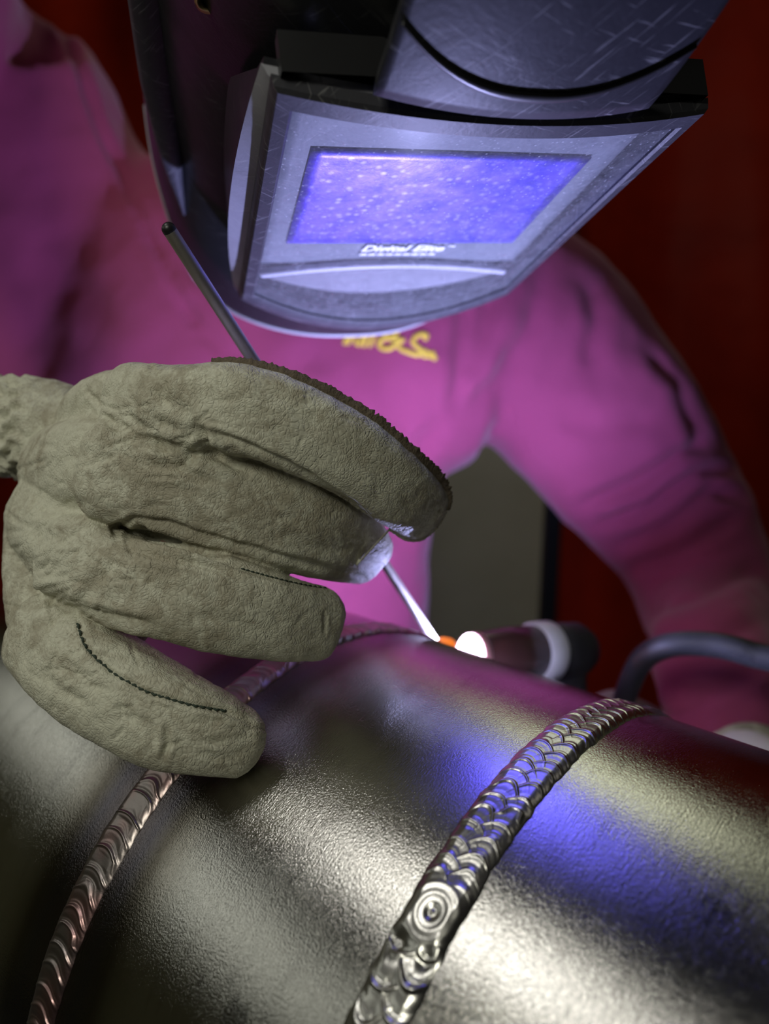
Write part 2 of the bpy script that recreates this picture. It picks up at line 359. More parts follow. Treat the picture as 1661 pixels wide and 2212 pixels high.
def weld_mat(name, c1, c2, rough=.2, tint=None):
    t = NT(name); ob = t.coord('Object'); n = t.noise(ob, 70, 4); base = t.mix(n, c1, c2)
    if tint: base = t.mix(t.ramp(t.noise(ob, 45, 3), [(.42, 0.), (.6, .8)]), base, tint)
    t.base(base); t.set(Metallic=1.0, Roughness=rough); t.link(t.bump(t.noise(ob, 1700, 3), .25, .00012), t.b.inputs['Normal']); return t.m
def smax(a, b, k=.00035): h = np.clip(.5 + .5 * (a - b) / k, 0, 1); return b + (a - b) * h + k * h * (1 - h)
def weld_bead(name, s0, hw, crown, pitch, rows, mat, crater=None, seed=1, jump=.0):
    rng = np.random.default_rng(seed)
    ph = np.concatenate([np.linspace(math.radians(-100), math.radians(22), 1150), np.linspace(math.radians(22), math.radians(260), 120)[1:-1]])
    w = np.linspace(-1.06, 1.06, 72); PH, Wd = np.meshgrid(ph, w, indexing='ij'); t = PH * PR
    edge = 1 + .025 * np.interp(t, np.linspace(-.4, .8, 240), rng.normal(size=240)) + .012 * np.sin(t * 2 * math.pi / pitch)
    x = Wd / edge
    wander = .10 * np.interp(t, np.linspace(-.4, .8, 60), rng.normal(size=60))
    prof = np.clip(1 - np.abs(x) ** 4.0, 0, 1) ** .8
    h = np.zeros_like(t)
    cr_t = None if crater is None else crater
    for i, wc in enumerate(rows):
        xc = x - wc - wander * (.6 if i else 1)
        jit = .35 * np.interp(t, np.linspace(-.4, .8, 400), rng.normal(size=400)); amp = np.interp(t, np.linspace(-.4, .8, 300), rng.uniform(.6, 1.25, 300))
        p = pitch; curv = 1.35 if len(rows) > 1 else .55
        tt = t.copy(); cc = np.full_like(t, curv)
        if crater is not None:   # below the stop point the older pass is coarser and its ripples bow the other way
            old = t < crater - .006; cc = np.where(old, -1.5, cc); p = np.where(old, pitch * 1.5, pitch)
        phase = (tt + cc * hw * (xc ** 2) * 1.0) / p + jit * .4 + i * .5
        fr = phase - np.floor(phase)
        ridge = .95 * np.exp(-((fr - .5) / .10) ** 2) + .22 * np.exp(-((fr - .74) / .06) ** 2) - .30 * np.sin(2 * math.pi * (fr - .5)) * (1 if len(rows) == 1 else .55)
        hump = np.clip(1 - (xc / (.72 if len(rows) > 1 else 1.2)) ** 2, -1, 1)
        a = (.0006 if crater is None else np.where(t < crater - .006, .0009, .0005)) * amp
        hi = crown * (.78 + .22 * hump) + a * ridge * np.clip(hump + .5, 0, 1)
        h = hi if i == 0 else smax(h, hi)
    if crater is not None:
        d = np.hypot((t - crater) * 1.0, (x - .02) * hw * 1.05) / hw
        m = np.clip(1.35 - d, 0, 1) ; m = np.clip(m * 2.2, 0, 1)
        ring = crown * (1.35 - .5 * np.exp(-(d / .28) ** 2) + .04 * np.cos(d * 22) * np.exp(-d * .7)) + .0006 * np.exp(-(d / .07) ** 2)
        h = h * (1 - m) + ring * m
        notch = np.exp(-(((t - crater + .0105) / .0032) ** 2)) * (.35 + .65 * np.exp(-((np.abs(x) - .55) / .25) ** 2)); h = h - .0017 * notch
    r = PR + h * np.clip(prof * 1.12, 0, 1) - .0012 * (np.abs(x) > 1.0) - .0003
    P = pipe_pt(s0 + Wd * hw, PH, r); n, k = P.shape[:2]
    F = [(i * k + j, ((i + 1) % n) * k + j, ((i + 1) % n) * k + j + 1, i * k + j + 1) for i in range(n) for j in range(k - 1)]
    F = [f[::-1] for f in F]
    U = np.stack([s0 + Wd * hw, t], 2)
    return mesh_obj(name, P.reshape(-1, 3), F, mat, pipe, True, U.reshape(-1, 2))
weld_bead('weld_bead', SB1, .0086, .0017, .0056, (-.44, .44), weld_mat('weld_metal', (.42, .41, .385), (.56, .55, .51), .27), math.radians(-31.5) * PR, 3)['label'] = 'wide double-row weld bead of overlapping ripples'
weld_bead('weld_bead', SB2, .0080, .0017, .0064, (0.0,), weld_mat('weld_metal_tinted', (.30, .26, .25), (.38, .34, .32), .36, (.42, .24, .23)), None, 5)['label'] = 'narrow fresh weld bead with pinkish heat tint'
M_hot = plain('molten_metal', (.8, .2, .02), .4, emit=(1.0, .22, .02), estr=.75)
pv, pf = sweep([px(956, 1396, .396), px(968, 1398, .396)], .0062, .0050, (0, .3, .9), 16); mesh_obj('molten_pool', pv, pf, M_hot, pipe)['label'] = 'glowing orange molten weld pool'

# ------------------------------------------------------------------ filler rod
M_rod = NT('rod_metal'); v_ = M_rod.coord('Object'); M_rod.base(M_rod.mix(M_rod.noise(v_, 40, 4), (.36, .33, .27), (.55, .52, .45))); M_rod.set(Metallic=1.0, Roughness=.5)
M_rod.link(M_rod.bump(M_rod.noise(v_, 400, 3), .3, .0003), M_rod.b.inputs['Normal'])
RT, RB = px(364, 494, .25), px(944, 1394, .409)
rod = empty('filler_rod', RB, 'thin straight steel filler rod pinched in the leather glove', 'rod')
tube_obj('rod', [RT + (RB - RT) * k for k in np.linspace(0.004, 1, 9)], .0024, M_rod.m, rod, 14, n=1)
tube_obj('cut_end', [RT, RT + (RB - RT) * .004], .0024, M_black, rod, 14, n=1)

# ------------------------------------------------------------------ leather glove
def leather(name, c1, c2, dirt):
    t = NT(name); ob = t.coord('Object'); n1 = t.noise(ob, 22, 5, .6, .4); n2 = t.noise(ob, 110, 5, .7, .8); n3 = t.noise(ob, 420, 4, .7)
    base = t.mix(n1, c1, c2); d = t.ramp(t.math('MULTIPLY', n1, n2), [(.20, .0), (.33, .8)]); base = t.mix(d, base, dirt)
    cell = t.voro(ob, 620, 'F1'); base = t.mix(t.math('MULTIPLY', t.ramp(cell, [(.15, .75), (.55, 0.)]), t.ramp(n1, [(.38, .15), (.62, .85)])), base, dirt); base = t.mix(t.ramp(n3, [(.5, 0.), (.7, .3)]), base, dirt); t.base(base); t.set(Roughness=.66); t.b.inputs['Specular IOR Level'].default_value = .35
    st = t.coord('Object', (1, .45, 1.0), (0, .5, .3))
    # wrinkles gather in patches; fine pebble grain everywhere
    nn = t.n.new('ShaderNodeTexNoise'); nn.inputs['Scale'].default_value = 90; t.link(ob, nn.inputs['Vector'])
    wv = t.n.new('ShaderNodeVectorMath'); wv.operation = 'MULTIPLY_ADD'; wv.inputs[1].default_value = (.009,) * 3; t.link(nn.outputs['Color'], wv.inputs[0]); t.link(ob, wv.inputs[2])
    m2 = t.n.new('ShaderNodeMapping'); m2.inputs['Scale'].default_value = (1, .7, .5); m2.inputs['Rotation'].default_value = (.2, .6, 0); t.link(wv.outputs[0], m2.inputs['Vector'])
    wr2 = t.ramp(t.voro(m2.outputs['Vector'], 430), [(.0, 0.), (.10, 1.)]); mask = t.ramp(t.noise(ob, 30, 3), [(.42, .0), (.62, .85)])
    wm = t.math('MULTIPLY', t.math('SUBTRACT', 1.0, wr2), mask)
    fine = t.voro(wv.outputs[0], 700)
    b = t.bump(t.math('SUBTRACT', 1.0, wm), .4, .0006); b = t.bump(t.ramp(fine, [(.0, 0.), (.22, 1.)]), .5, .0003, b); b = t.bump(n2, .3, .0004, b); b = t.bump(t.noise(ob, 1500, 3), .25, .0002, b)
    t.link(b, t.b.inputs['Normal']); return t.m
M_lea = leather('glove_leather', (.53, .53, .415), (.65, .645, .51), (.31, .28, .20))
M_suede = plain('shaded_raw_leather', (.15, .12, .085), .95, spec=.1, bump=(900, .8, .001))  # brown suede back, its colour also darkened for backlit shade
M_stitch = plain('green_thread', (.03, .045, .03), .8)

# chains: (pixel x, pixel y, depth m, half width px)
G = {
 'index': [(300, 888, .262, 102), (400, 886, .250, 95), (520, 884, .246, 97), (640, 924, .249, 95), (760, 987, .257, 89), (850, 1052, .271, 81), (905, 1100, .288, 69)],
 'middle': [(250, 1020, .259, 112), (380, 1040, .257, 115), (520, 1090, .261, 114), (640, 1130, .271, 107), (735, 1164, .289, 91), (786, 1196, .316, 66)],
 'ring': [(165, 1200, .263, 100), (260, 1252, .254, 96), (380, 1280, .251, 104), (500, 1308, .255, 103), (600, 1334, .263, 91), (682, 1346, .275, 80)],
 'pinky': [(110, 1375, .268, 100), (180, 1440, .256, 107), (270, 1500, .250, 109), (370, 1553, .246, 104), (458, 1583, .246, 88), (512, 1602, .248, 74)],
 'thumb': [(150, 935, .312, 85), (350, 935, .322, 74), (560, 985, .334, 62), (710, 1080, .350, 52), (790, 1150, .357, 42)],
 'm1': [(165, 945, .296, 72), (220, 898, .277, 88), (320, 885, .260, 96)],
 'm2': [(100, 1020, .296, 92), (180, 1012, .270, 110), (280, 1018, .256, 106)],
 'm3': [(85, 1090, .292, 95), (130, 1150, .272, 105), (190, 1210, .261, 96)],
 'm4': [(88, 1140, .292, 78), (90, 1280, .278, 82), (120, 1385, .266, 95)],
 'web': [(215, 1132, .268, 44), (320, 1164, .265, 40), (440, 1198, .266, 32)],
 'webb': [(150, 1325, .274, 42), (230, 1345, .272, 32), (310, 1368, .272, 24)],
 'palm': [(165, 1020, .305, 120), (260, 1040, .292, 150), (340, 1080, .292, 130)],
}
FWD = C2W @ np.array([0, 0, 1.0])
def chain(L, sc=1.0, e=2.5, thick=.86, seg=28):
    L = np.array(L, float); C = catmull(L, 8); P = np.array([px(*c[:3]) for c in C]); A = C[:, 3] * C[:, 2] / FPX * sc
    return sweep(P, A, A * thick, FWD, seg, e, True, 6)
parts = []
for k, L in G.items():
    parts.append(chain(L, 1.0, 2.9 if k in ('index', 'middle', 'ring', 'pinky') else 2.2, .80 if k in ('index', 'middle', 'ring') else .9 if k == 'pinky' else .62 if k.startswith('m') else .85 if k == 'thumb' else .55))
gv, gf = join(parts); gv, gf = remesh(gv, gf, .00065); GE = edges_of(gf); gv = lap(gv, GE, 12, .5)
# seams and big folds of the leather, as the back of the glove shows them
folds = [
 ([(425, 925), (520, 955), (620, 1000), (730, 1068), (800, 1115)], 7, .0016),          # index finger seam
 ([(425, 925), (450, 975), (530, 1015)], 10, .0022), ([(430, 925), (395, 890), (350, 860), (335, 825)], 16, .0012),
 ([(430, 930), (380, 930), (330, 905)], 14, .0014), ([(430, 935), (385, 965), (330, 960), (290, 945)], 13, .0013), ([(440, 950), (400, 1000), (350, 1010), (300, 1000)], 13, .0012),
 ([(350, 985), (400, 1020), (470, 1045)], 10, .0010), ([(270, 900), (320, 930), (360, 975)], 12, .0009), ([(230, 900), (290, 960), (330, 1000)], 12, .0007),
 ([(300, 1140), (330, 1160), (400, 1180), (480, 1200)], 9, .0026), ([(255, 1175), (245, 1140), (290, 1120), (360, 1130), (450, 1160), (560, 1190), (700, 1225), (790, 1250)], 7, .0013),
 ([(300, 1165), (400, 1185), (520, 1225), (620, 1258), (730, 1276)], 6, .0012), ([(265, 1180), (330, 1200), (420, 1215), (520, 1240)], 8, .0010),
 ([(165, 1310), (120, 1290), (70, 1300)], 14, .0010), ([(175, 1315), (130, 1330), (80, 1360)], 14, .0012), ([(175, 1312), (200, 1260), (240, 1220)], 14, .0009), ([(170, 1318), (230, 1330), (330, 1350)], 10, .0018),
 ([(168, 1335), (190, 1400), (240, 1452), (310, 1492), (400, 1520), (490, 1537), (545, 1560)], 6, .0013),   # little finger seam
 ([(358, 1570), (362, 1605), (352, 1640)], 7, .0014), ([(110, 1440), (170, 1460), (220, 1500)], 14, .0008), ([(85, 1450), (130, 1490), (190, 1520)], 12, .0008),
 ([(700, 1320), (702, 1350), (700, 1370)], 4, .0006), ([(60, 1080), (120, 1100), (200, 1090)], 18, .0008), ([(50, 1130), (100, 1165), (150, 1160)], 16, .0009), ([(30, 1200), (80, 1230), (130, 1225)], 16, .0009),
 ([(150, 900), (210, 870), (260, 820)], 18, .0006), ([(110, 1010), (170, 980), (240, 990)], 16, .0005), ([(640, 1020), (700, 1030), (780, 1080)], 9, .0005), ([(600, 1150), (680, 1180), (740, 1190)], 12, .0006),
 ([(420, 1330), (500, 1340), (580, 1370)], 12, .0005), ([(260, 1540), (320, 1570), (340, 1610)], 12, .0007), ([(430, 1600), (480, 1600), (540, 1590)], 8, .0005), ([(420, 1625), (480, 1632), (540, 1622)], 8, .0005),
 ([(560, 830), (620, 870), (700, 930)], 22, .0005), ([(480, 840), (540, 900), (640, 960)], 22, .0004),
]
rl = random.Random(11)
for cx_, cy_, sx_, sy_, ang_, da_, ln_, cnt, dp_ in (   # clusters of small creases: knuckles, back of the hand, finger roots and tips
    (350, 950, 70, 60, 25, 30, 60, 34, .0005), (250, 900, 70, 50, 30, 25, 60, 14, .0003), (180, 1020, 100, 60, -15, 25, 60, 20, .0003), (110, 1180, 70, 80, -25, 30, 60, 26, .0004),
    (140, 1290, 60, 30, -35, 35, 55, 16, .0005), (230, 1200, 40, 40, 50, 30, 50, 12, .0004), (160, 1440, 60, 40, 25, 35, 55, 18, .0004), (280, 1540, 60, 40, 60, 30, 45, 16, .0004), (470, 1600, 60, 30, 0, 15, 60, 12, .0004),
    (330, 1210, 60, 30, 60, 25, 40, 10, .0003), (500, 1330, 110, 35, 20, 40, 45, 18, .00025), (640, 1190, 90, 25, 20, 30, 45, 14, .00025), (560, 1120, 100, 30, 20, 30, 50, 14, .00025), (640, 930, 130, 50, 35, 40, 50, 22, .0002), (870, 1080, 50, 30, 60, 30, 35, 8, .0002), (560, 860, 80, 30, 20, 30, 50, 10, .0002), (760, 1240, 40, 15, 80, 25, 24, 6, .00015), (450, 1160, 80, 30, 25, 30, 50, 12, .0003)):
    for _ in range(cnt):
        x_, y_ = rl.gauss(cx_, sx_), rl.gauss(cy_, sy_); a_ = math.radians(rl.gauss(ang_, da_)); l_ = ln_ * rl.uniform(.5, 1.2) / 2; k_ = rl.uniform(-.25, .25) * l_
        dx_, dy_ = math.cos(a_), math.sin(a_); folds.append(([(x_ - dx_ * l_, y_ - dy_ * l_), (x_ - dy_ * k_, y_ + dx_ * k_), (x_ + dx_ * l_, y_ + dy_ * l_)], rl.uniform(3.6, 6), dp_ * rl.uniform(.6, 1.3)))
gv = crease(gv, gf, folds); gv = lap(gv, GE, 1, .35)
Ng = normals(gv, gf); q_ = to_px(gv)
wz = pnoise(gv, 80, 3.1, 2) * .0004 + pnoise(gv * np.array([1, .5, 1]), 260, 9.0, 2) * .00022
gv = gv + Ng * wz[:, None]
glove = empty('welding_glove', px(110, 980, .30), 'pale tan leather welding glove holding the filler rod, little finger resting on the pipe', 'glove')
mesh_obj('glove_shell', gv, gf, M_lea, glove)
GB = bvh_of(gv, gf)
# gathered wrist and cuff
C = catmull(np.array([(165, 945, .302, 95), (105, 930, .308, 108), (50, 925, .312, 108), (5, 925, .315, 88), (-50, 900, .322, 96), (-110, 875, .332, 118), (-200, 840, .345, 130)], float), 14)
Pc = np.array([px(*c[:3]) for c in C]); Ac = C[:, 3] * C[:, 2] / FPX
cvv, cff = sweep(Pc, Ac, Ac * .8, FWD, 96, 2.1); rel = np.repeat(np.arange(len(cvv) // 96), 96)
ang = np.tile(np.arange(96), len(cvv) // 96) / 96 * 2 * math.pi; gather = np.exp(-((to_px(cvv)[:, 0] - 8) / 42) ** 2)
cn = normals(cvv, cff); cvv = cvv + cn * ((.0016 * np.sin(ang * 17 + 2 * np.sin(rel * .4)) + .001 * np.sin(ang * 29 + rel * .25)) * gather)[:, None] + cn * (pnoise(cvv, 70, 2, 3) * .0016)[:, None]
mesh_obj('cuff', cvv, cff, M_lea, glove)['label'] = 'gathered leather cuff at the wrist'
# raw seam allowance standing up along the index finger
def edge_px(x, y, d):
    last = None; r = 0
    while r < 160:
        p, n = hit(GB, x + d[0] * r, y + d[1] * r)
        if p is None: break
        last = (x + d[0] * r, y + d[1] * r, to_px(p[None])[0][2]); r += 1.0
    return last
def flange(name, pts, th, mat, jag=.12, seed=4):
    """strip of raw leather standing out of the finger's outline: (inside pixel x, y, outward angle deg, height px)"""
    P2 = catmull(np.array(pts, float), 22); V = []; rng = np.random.default_rng(seed); zs = []; E2 = []
    for p in P2:
        a = math.radians(p[2]); d = (math.cos(a), math.sin(a)); e_ = edge_px(p[0], p[1], d); E2.append((e_, d, p[3]))
    z = np.array([e_[0][2] for e_ in E2]); zs = np.convolve(np.pad(z, 6, 'edge'), np.ones(13) / 13, 'valid')
    ex = np.array([[e_[0][0], e_[0][1]] for e_ in E2]); ex = np.stack([np.convolve(np.pad(ex[:, k], 4, 'edge'), np.ones(9) / 9, 'valid') for k in (0, 1)], 1)
    for (e_, d, h), zz, c in zip(E2, zs, ex):
        hh = max(1.0, h * (1 + rng.normal() * jag)); a = px(c[0] - d[0] * 9, c[1] - d[1] * 9, zz + .0005); b = px(c[0] + d[0] * hh, c[1] + d[1] * hh, zz + .001); f = FWD * th * (1 + .3 * rng.normal() * jag)
        V += [a - f, (a + b) / 2 - f * 1.1, b - f * .7, b + f * .7, (a + b) / 2 + f * 1.1, a + f]
    n = len(P2); F = [(i * 6 + k, (i + 1) * 6 + k, (i + 1) * 6 + (k + 1) % 6, i * 6 + (k + 1) % 6) for i in range(n - 1) for k in range(6)]
    F += [tuple(range(6))[::-1], tuple((n - 1) * 6 + k for k in range(6))]
    return mesh_obj(name, V, F, mat, glove)
flange('seam_edge', [(460, 850, -95, 7), (530, 850, -85, 12), (600, 870, -70, 15), (690, 915, -58, 17), (780, 975, -52, 17), (850, 1030, -48, 16), (900, 1075, -42, 17), (915, 1090, -20, 10), (918, 1100, 5, 6)], .0013, M_suede)['label'] = 'fuzzy raw leather edge along the index finger, coloured dark as if backlit'
flange('seam_edge', [(918, 1100, 5, 4), (915, 1105, 30, 4), (905, 1110, 70, 5), (880, 1100, 105, 6), (840, 1070, 120, 5)], .0009, M_lea)
# stitches
def stitches(poly, n, ln, r):
    P = catmull(np.array([p + (0,) for p in poly], float), 10)[:, :2]; d = np.concatenate([[0], np.cumsum(np.hypot(*np.diff(P, axis=0).T))]); me = None
    for k in range(n):
        s = d[-1] * (k + .5) / n; a = [np.interp(s - ln / 2, d, P[:, i]) for i in (0, 1)]; b = [np.interp(s + ln / 2, d, P[:, i]) for i in (0, 1)]
        pa, na = hit(GB, *a); pb, nb = hit(GB, *b)
        if pa is None or pb is None: continue
        m = (pa + pb) / 2 + na * r * 1.1; V, F = sweep([pa - na * r * .6, m, pb - nb * r * .6], r, r, na, 6, 2, True, 2); mesh_obj('stitch', V, F, M_stitch, glove)
stitches([(166, 1345), (186, 1400), (240, 1450), (310, 1490), (400, 1519), (490, 1536)], 26, 12, .00045)
stitches([(520, 1228), (600, 1250), (665, 1265), (728, 1274)], 20, 8, .0003)

# ------------------------------------------------------------------ welding helmet (local frame: u right, v towards the chin, n out of the lens)
HO = cw((-0.0256, -0.1169, 0.2147)); HR = nrm(C2W @ np.array([0.96223939, -0.09558844, 0.25486898])); HD = C2W @ np.array([-0.24652484, 0.09097543, 0.96485697]); HD = nrm(HD - HR * (HD @ HR))
HN = np.cross(HD, HR)
if HN[2] > 0: HN = -HN
def hl(u, v, n):
    """helmet point; u mm from the centre line, v mm below the lens top edge, n mm outwards"""
    return HO + HR * (62.5 + u) / 1000 + HD * v / 1000 + HN * n / 1000
helmet = empty('welding_helmet', hl(0, 70, -60), 'scuffed black welding helmet with a violet auto-darkening lens, tipped face down', 'helmet')
def plastic(name, col, rough, scr, bstr=.3):
    t = NT(name); ob = t.coord('Object'); n = t.noise(ob, 60, 6, .65, .5); m = t.n.new('ShaderNodeMapping'); m.vector_type = 'TEXTURE'; m.inputs['Scale'].default_value = (1, 22, 22); m.inputs['Rotation'].default_value = (0, 0, .9)
    c = t.n.new('ShaderNodeTexCoord'); t.link(c.outputs['Object'], m.inputs['Vector']); s1 = t.noise(m.outputs['Vector'], 1300, 2)
    m2 = t.n.new('ShaderNodeMapping'); m2.vector_type = 'TEXTURE'; m2.inputs['Scale'].default_value = (1, 18, 18); m2.inputs['Rotation'].default_value = (0, 0, -1.0); t.link(c.outputs['Object'], m2.inputs['Vector']); s2 = t.noise(m2.outputs['Vector'], 1200, 2)
    base = t.mix(n, col, tuple(x * 1.7 for x in col)); sc_ = t.math('MAXIMUM', t.ramp(s1, [(.63, 0.), (.72, 1.)]), t.ramp(s2, [(.63, 0.), (.72, 1.)]))
    base = t.mix(t.math('MULTIPLY', sc_, scr), base, (.5, .5, .5)); t.base(base); t.set(Roughness=rough); t.b.inputs['Specular IOR Level'].default_value = .22
    t.link(t.bump(n, bstr, .001, t.bump(t.noise(ob, 700, 3), .3, .0002)), t.b.inputs['Normal']); return t.m
M_shell = plastic('black_gloss_plastic', (.012, .012, .014), .28, .05, .15)
M_scuff = plastic('scuffed_plastic', (.014, .014, .017), .5, .22)
M_frame = plastic('grey_scuffed_frame', (.03, .03, .035), .5, .22)
def grid(name, fn, us, vs, mat, parent, thick=0.0, off=0):
    V = [fn(a, b) for b in vs for a in us]; nu = len(us); F = [(j * nu + i, j * nu + i + 1, (j + 1) * nu + i + 1, (j + 1) * nu + i) for j in range(len(vs) - 1) for i in range(nu - 1)]
    o = mesh_obj(name, V, F, mat, parent)
    if thick: s = o.modifiers.new('s', 'SOLIDIFY'); s.thickness = thick; s.offset = off
    return o
# shell: wraps round the face from ear to ear, with a bottom rim
def shell_pt(a, t):
    th = a * math.pi / 2; e = 2.3; sn, cs = math.sin(th), math.cos(th)
    u = 104 * math.copysign(abs(sn) ** (2 / e), sn); back = 120 * (1 - abs(cs) ** (2 / e))
    vb = float(np.interp(back, [0, 20, 44, 75, 120], [219, 230, 236, 210, 196]))
    v = -150 + (vb + 150) * t
    nf = float(np.interp(v, [-150, -60, -8, 20, 60, 150, 190, 240], [-44, -22, -9, -12, -20, -18, -6, -2]))
    sc = 1 - .22 * max(0, (-40 - v) / 110) ** 2
    return hl(u * sc, v, nf - back)
grid('shell', shell_pt, np.linspace(-1, 1, 81), np.linspace(0, 1, 90), M_shell, helmet, .003)
rimP = [shell_pt(a, 1.0) for a in np.linspace(-1, 1, 61)]
tube_obj('bottom_rim', rimP, .0022, plastic('arc_lit_rim', (.24, .24, .26), .5, .2), helmet, 8, n=1)  # rim coloured lighter than the shell, standing in for arc light on it
# lens housing: picture-frame box standing proud of the shell
def bow(u, k=6.0): return k * (1 - (u / 66) ** 2)
def vbot(u, v0=137, k=27): return v0 + k * (1 - min(1, (u / 66) ** 2))
def ring_path(hw, vt, vb, kb, n=20):
    top = [(u, vt) for u in np.linspace(-hw, hw, n)]; right = [(hw, v) for v in np.linspace(vt, vb, n)[1:-1]]
    bot = [(u, vb + kb * (1 - (u / hw) ** 2)) for u in np.linspace(hw, -hw, n)]; left = [(-hw, v) for v in np.linspace(vb, vt, n)[1:-1]]
    return top + right + bot + left
def loft(name, rings, mat, parent, close=False):
    n = len(rings[0]); V = [p for r in rings for p in r]; m = len(rings)
    F = [(i * n + k, i * n + (k + 1) % n, ((i + 1) % m) * n + (k + 1) % n, ((i + 1) % m) * n + k) for i in range(m if close else m - 1) for k in range(n)]
    o = mesh_obj(name, V, F, mat, parent); e = o.modifiers.new('e', 'EDGE_SPLIT'); e.split_angle = math.radians(35); return o
def rp(hw, vt, vb, kb, n0, side=0.0): return [hl(u * (1 + side * max(0, 1 - ((v - 70) / 82) ** 2) * (abs(u) / hw > .98)), v, (n0 if n0 > -7 else -6 + (n0 + 6) * min(1, max(.08, (v + 8) / 55))) + bow(u)) for u, v in ring_path(hw, vt, vb, kb)]
loft('lens_frame', [rp(64, -2, 139, 26, -4), rp(64, -2, 139, 26, 1.5), rp(65, -3, 141, 27, 2.5), rp(69, -9, 147, 30, 2.2), rp(70, -10, 149, 31, 1), rp(70.5, -10, 150, 31, -2.5), rp(64, -4, 145, 28, -5)], M_frame, helmet, True)
loft('lens_housing', [rp(70, -8, 149, 30, -2.5), rp(71, -8, 150, 30, -3.5, .015), rp(72, -8, 152, 30, -6.5, .080), rp(71, -8, 151, 30, -11, .07), rp(69, -7, 148, 29, -8)], plastic('grey_housing', (.2, .2, .22), .5, .3), helmet, True)
loft('housing_wall', [rp(71.5, -8, 151, 29, -10, .068), rp(71, -8, 152, 27, -40, .07), rp(66, -2, 146, 24, -40), rp(66, -2, 146, 24, -10)], M_shell, helmet, True)
# cassette with the violet filter behind the cover plate
casm = plastic('cassette_plastic', (.085, .095, .105), .55, .1)
def plate(name, hw, vt, vb, kb, n0, mat, parent, nb=True, th=.0012):
    us = np.linspace(-1, 1, 25); vs = np.linspace(0, 1, 15)
    return grid(name, lambda a, b: hl(a * hw, vt + (vb + kb * (1 - a * a) - vt) * b, n0 + (bow(a * hw) if nb else 0)), us, vs, mat, parent, th)
cass = plate('filter_cassette', 63, -1, 124, 0, -9, casm, helmet, False, .004)
t = NT('violet_filter'); ob = t.coord('Object'); sp = t.ramp(t.voro(ob, 230, 'F1'), [(.05, .55), (.34, 0.)]); n = t.noise(ob, 90, 6, .7)
t.base(t.mix(sp, t.mix(t.ramp(n, [(.35, 0.), (.65, 1.)]), (.05, .03, .42), (.15, .095, .85)), (.40, .36, 1.0))); t.set(Roughness=.42, Metallic=.7); t.link(t.bump(n, .3, .0008), t.b.inputs['Normal']); M_violet = t.m  # pale specks in the colour stand for blurred spots of light
fw = plate('filter_window', 52.5, 31, 102, 0, -6.6, M_violet, cass, False, .001); fw['label'] = 'violet auto-darkening window with pale light spots in its colour'
lipm = plastic('lip_plastic', (.35, .36, .40), .4, .1)
tube_obj('cassette_lip', [hl(u, 131 - 9 * (1 - (u / 60) ** 2), -5) for u in np.linspace(-60, 60, 13)], .0020, lipm, cass, 10, n=2)
plate('lower_gasket', 63, 133, 136, 27, -8, plastic('gasket_grey', (.10, .10, .11), .6, .1), helmet, False, .002)
# clear cover plate: scratched, slightly hazy polycarbonate
t = NT('scratched_polycarbonate'); ob = t.coord('Object'); n = t.noise(ob, 130, 6, .75, .5); spk = t.ramp(t.voro(ob, 420, 'F1'), [(.06, .9), (.22, 0.)]); spk2 = t.ramp(t.noise(ob, 700, 4, .8), [(.55, 0.), (.75, .6)])
tr = t.n.new('ShaderNodeBsdfTransparent'); gl = t.n.new('ShaderNodeBsdfGlossy'); gl.inputs['Roughness'].default_value = .18; df = t.n.new('ShaderNodeBsdfDiffuse'); df.inputs['Color'].default_value = (.72, .74, .78, 1)
m1 = t.n.new('ShaderNodeMixShader'); m2 = t.n.new('ShaderNodeMixShader')
hz = t.math('ADD', t.ramp(n, [(.3, .05), (.7, .13)]), t.math('MULTIPLY', t.math('MAXIMUM', spk, spk2), .3)); t.link(hz, m1.inputs[0]); t.link(tr.outputs[0], m1.inputs[1]); t.link(df.outputs[0], m1.inputs[2])
m2.inputs[0].default_value = .03; t.link(m1.outputs[0], m2.inputs[1]); t.link(gl.outputs[0], m2.inputs[2]); t.link(m2.outputs[0], t.out.inputs['Surface'])
plate('cover_lens', 64, -2, 139, 26, 0.5, t.m, helmet, True, 0)['label'] = 'scratched clear plastic cover plate'
# printed name on the cassette
M_print = plain('white_print', (.85, .87, .9), .6)
def text_on(body, u0, v0, wid, n0, name, shear=.25, parent=cass, bold=.01):
    c = bpy.data.curves.new('t', 'FONT'); c.body = body; c.shear = shear; c.offset = .03; c.extrude = .0; o = bpy.data.objects.new('t', c); COL.objects.link(o)
    dg = bpy.context.evaluated_depsgraph_get(); me = o.evaluated_get(dg).to_mesh(); V = np.array([v.co[:] for v in me.vertices]); F = [tuple(p.vertices) for p in me.polygons]
    o.evaluated_get(dg).to_mesh_clear(); bpy.data.objects.remove(o, do_unlink=True)
    V = V[:, :2] - [V[:, 0].min(), 0]; k = wid / V[:, 0].max(); W = [hl(u0 + x * k, v0 - y * k, n0) for x, y in V]
    ob = mesh_obj(name, W, F, M_print, parent, False); s = ob.modifiers.new('s', 'SOLIDIFY'); s.thickness = .0003; s.offset = 0; return ob
text_on('Digital Elite', -18, 110, 39, -6.0, 'printed_text'); text_on('TM', 22, 106, 3.2, -6.0, 'printed_text', 0)
for k in range(9): 
    us = np.linspace(-18 + k * 4.1, -18 + k * 4.1 + 3.4, 2); grid('printed_line', lambda a, b: hl(a, b, -6.0), us, (112.2, 114.2), M_print, cass, .0003)
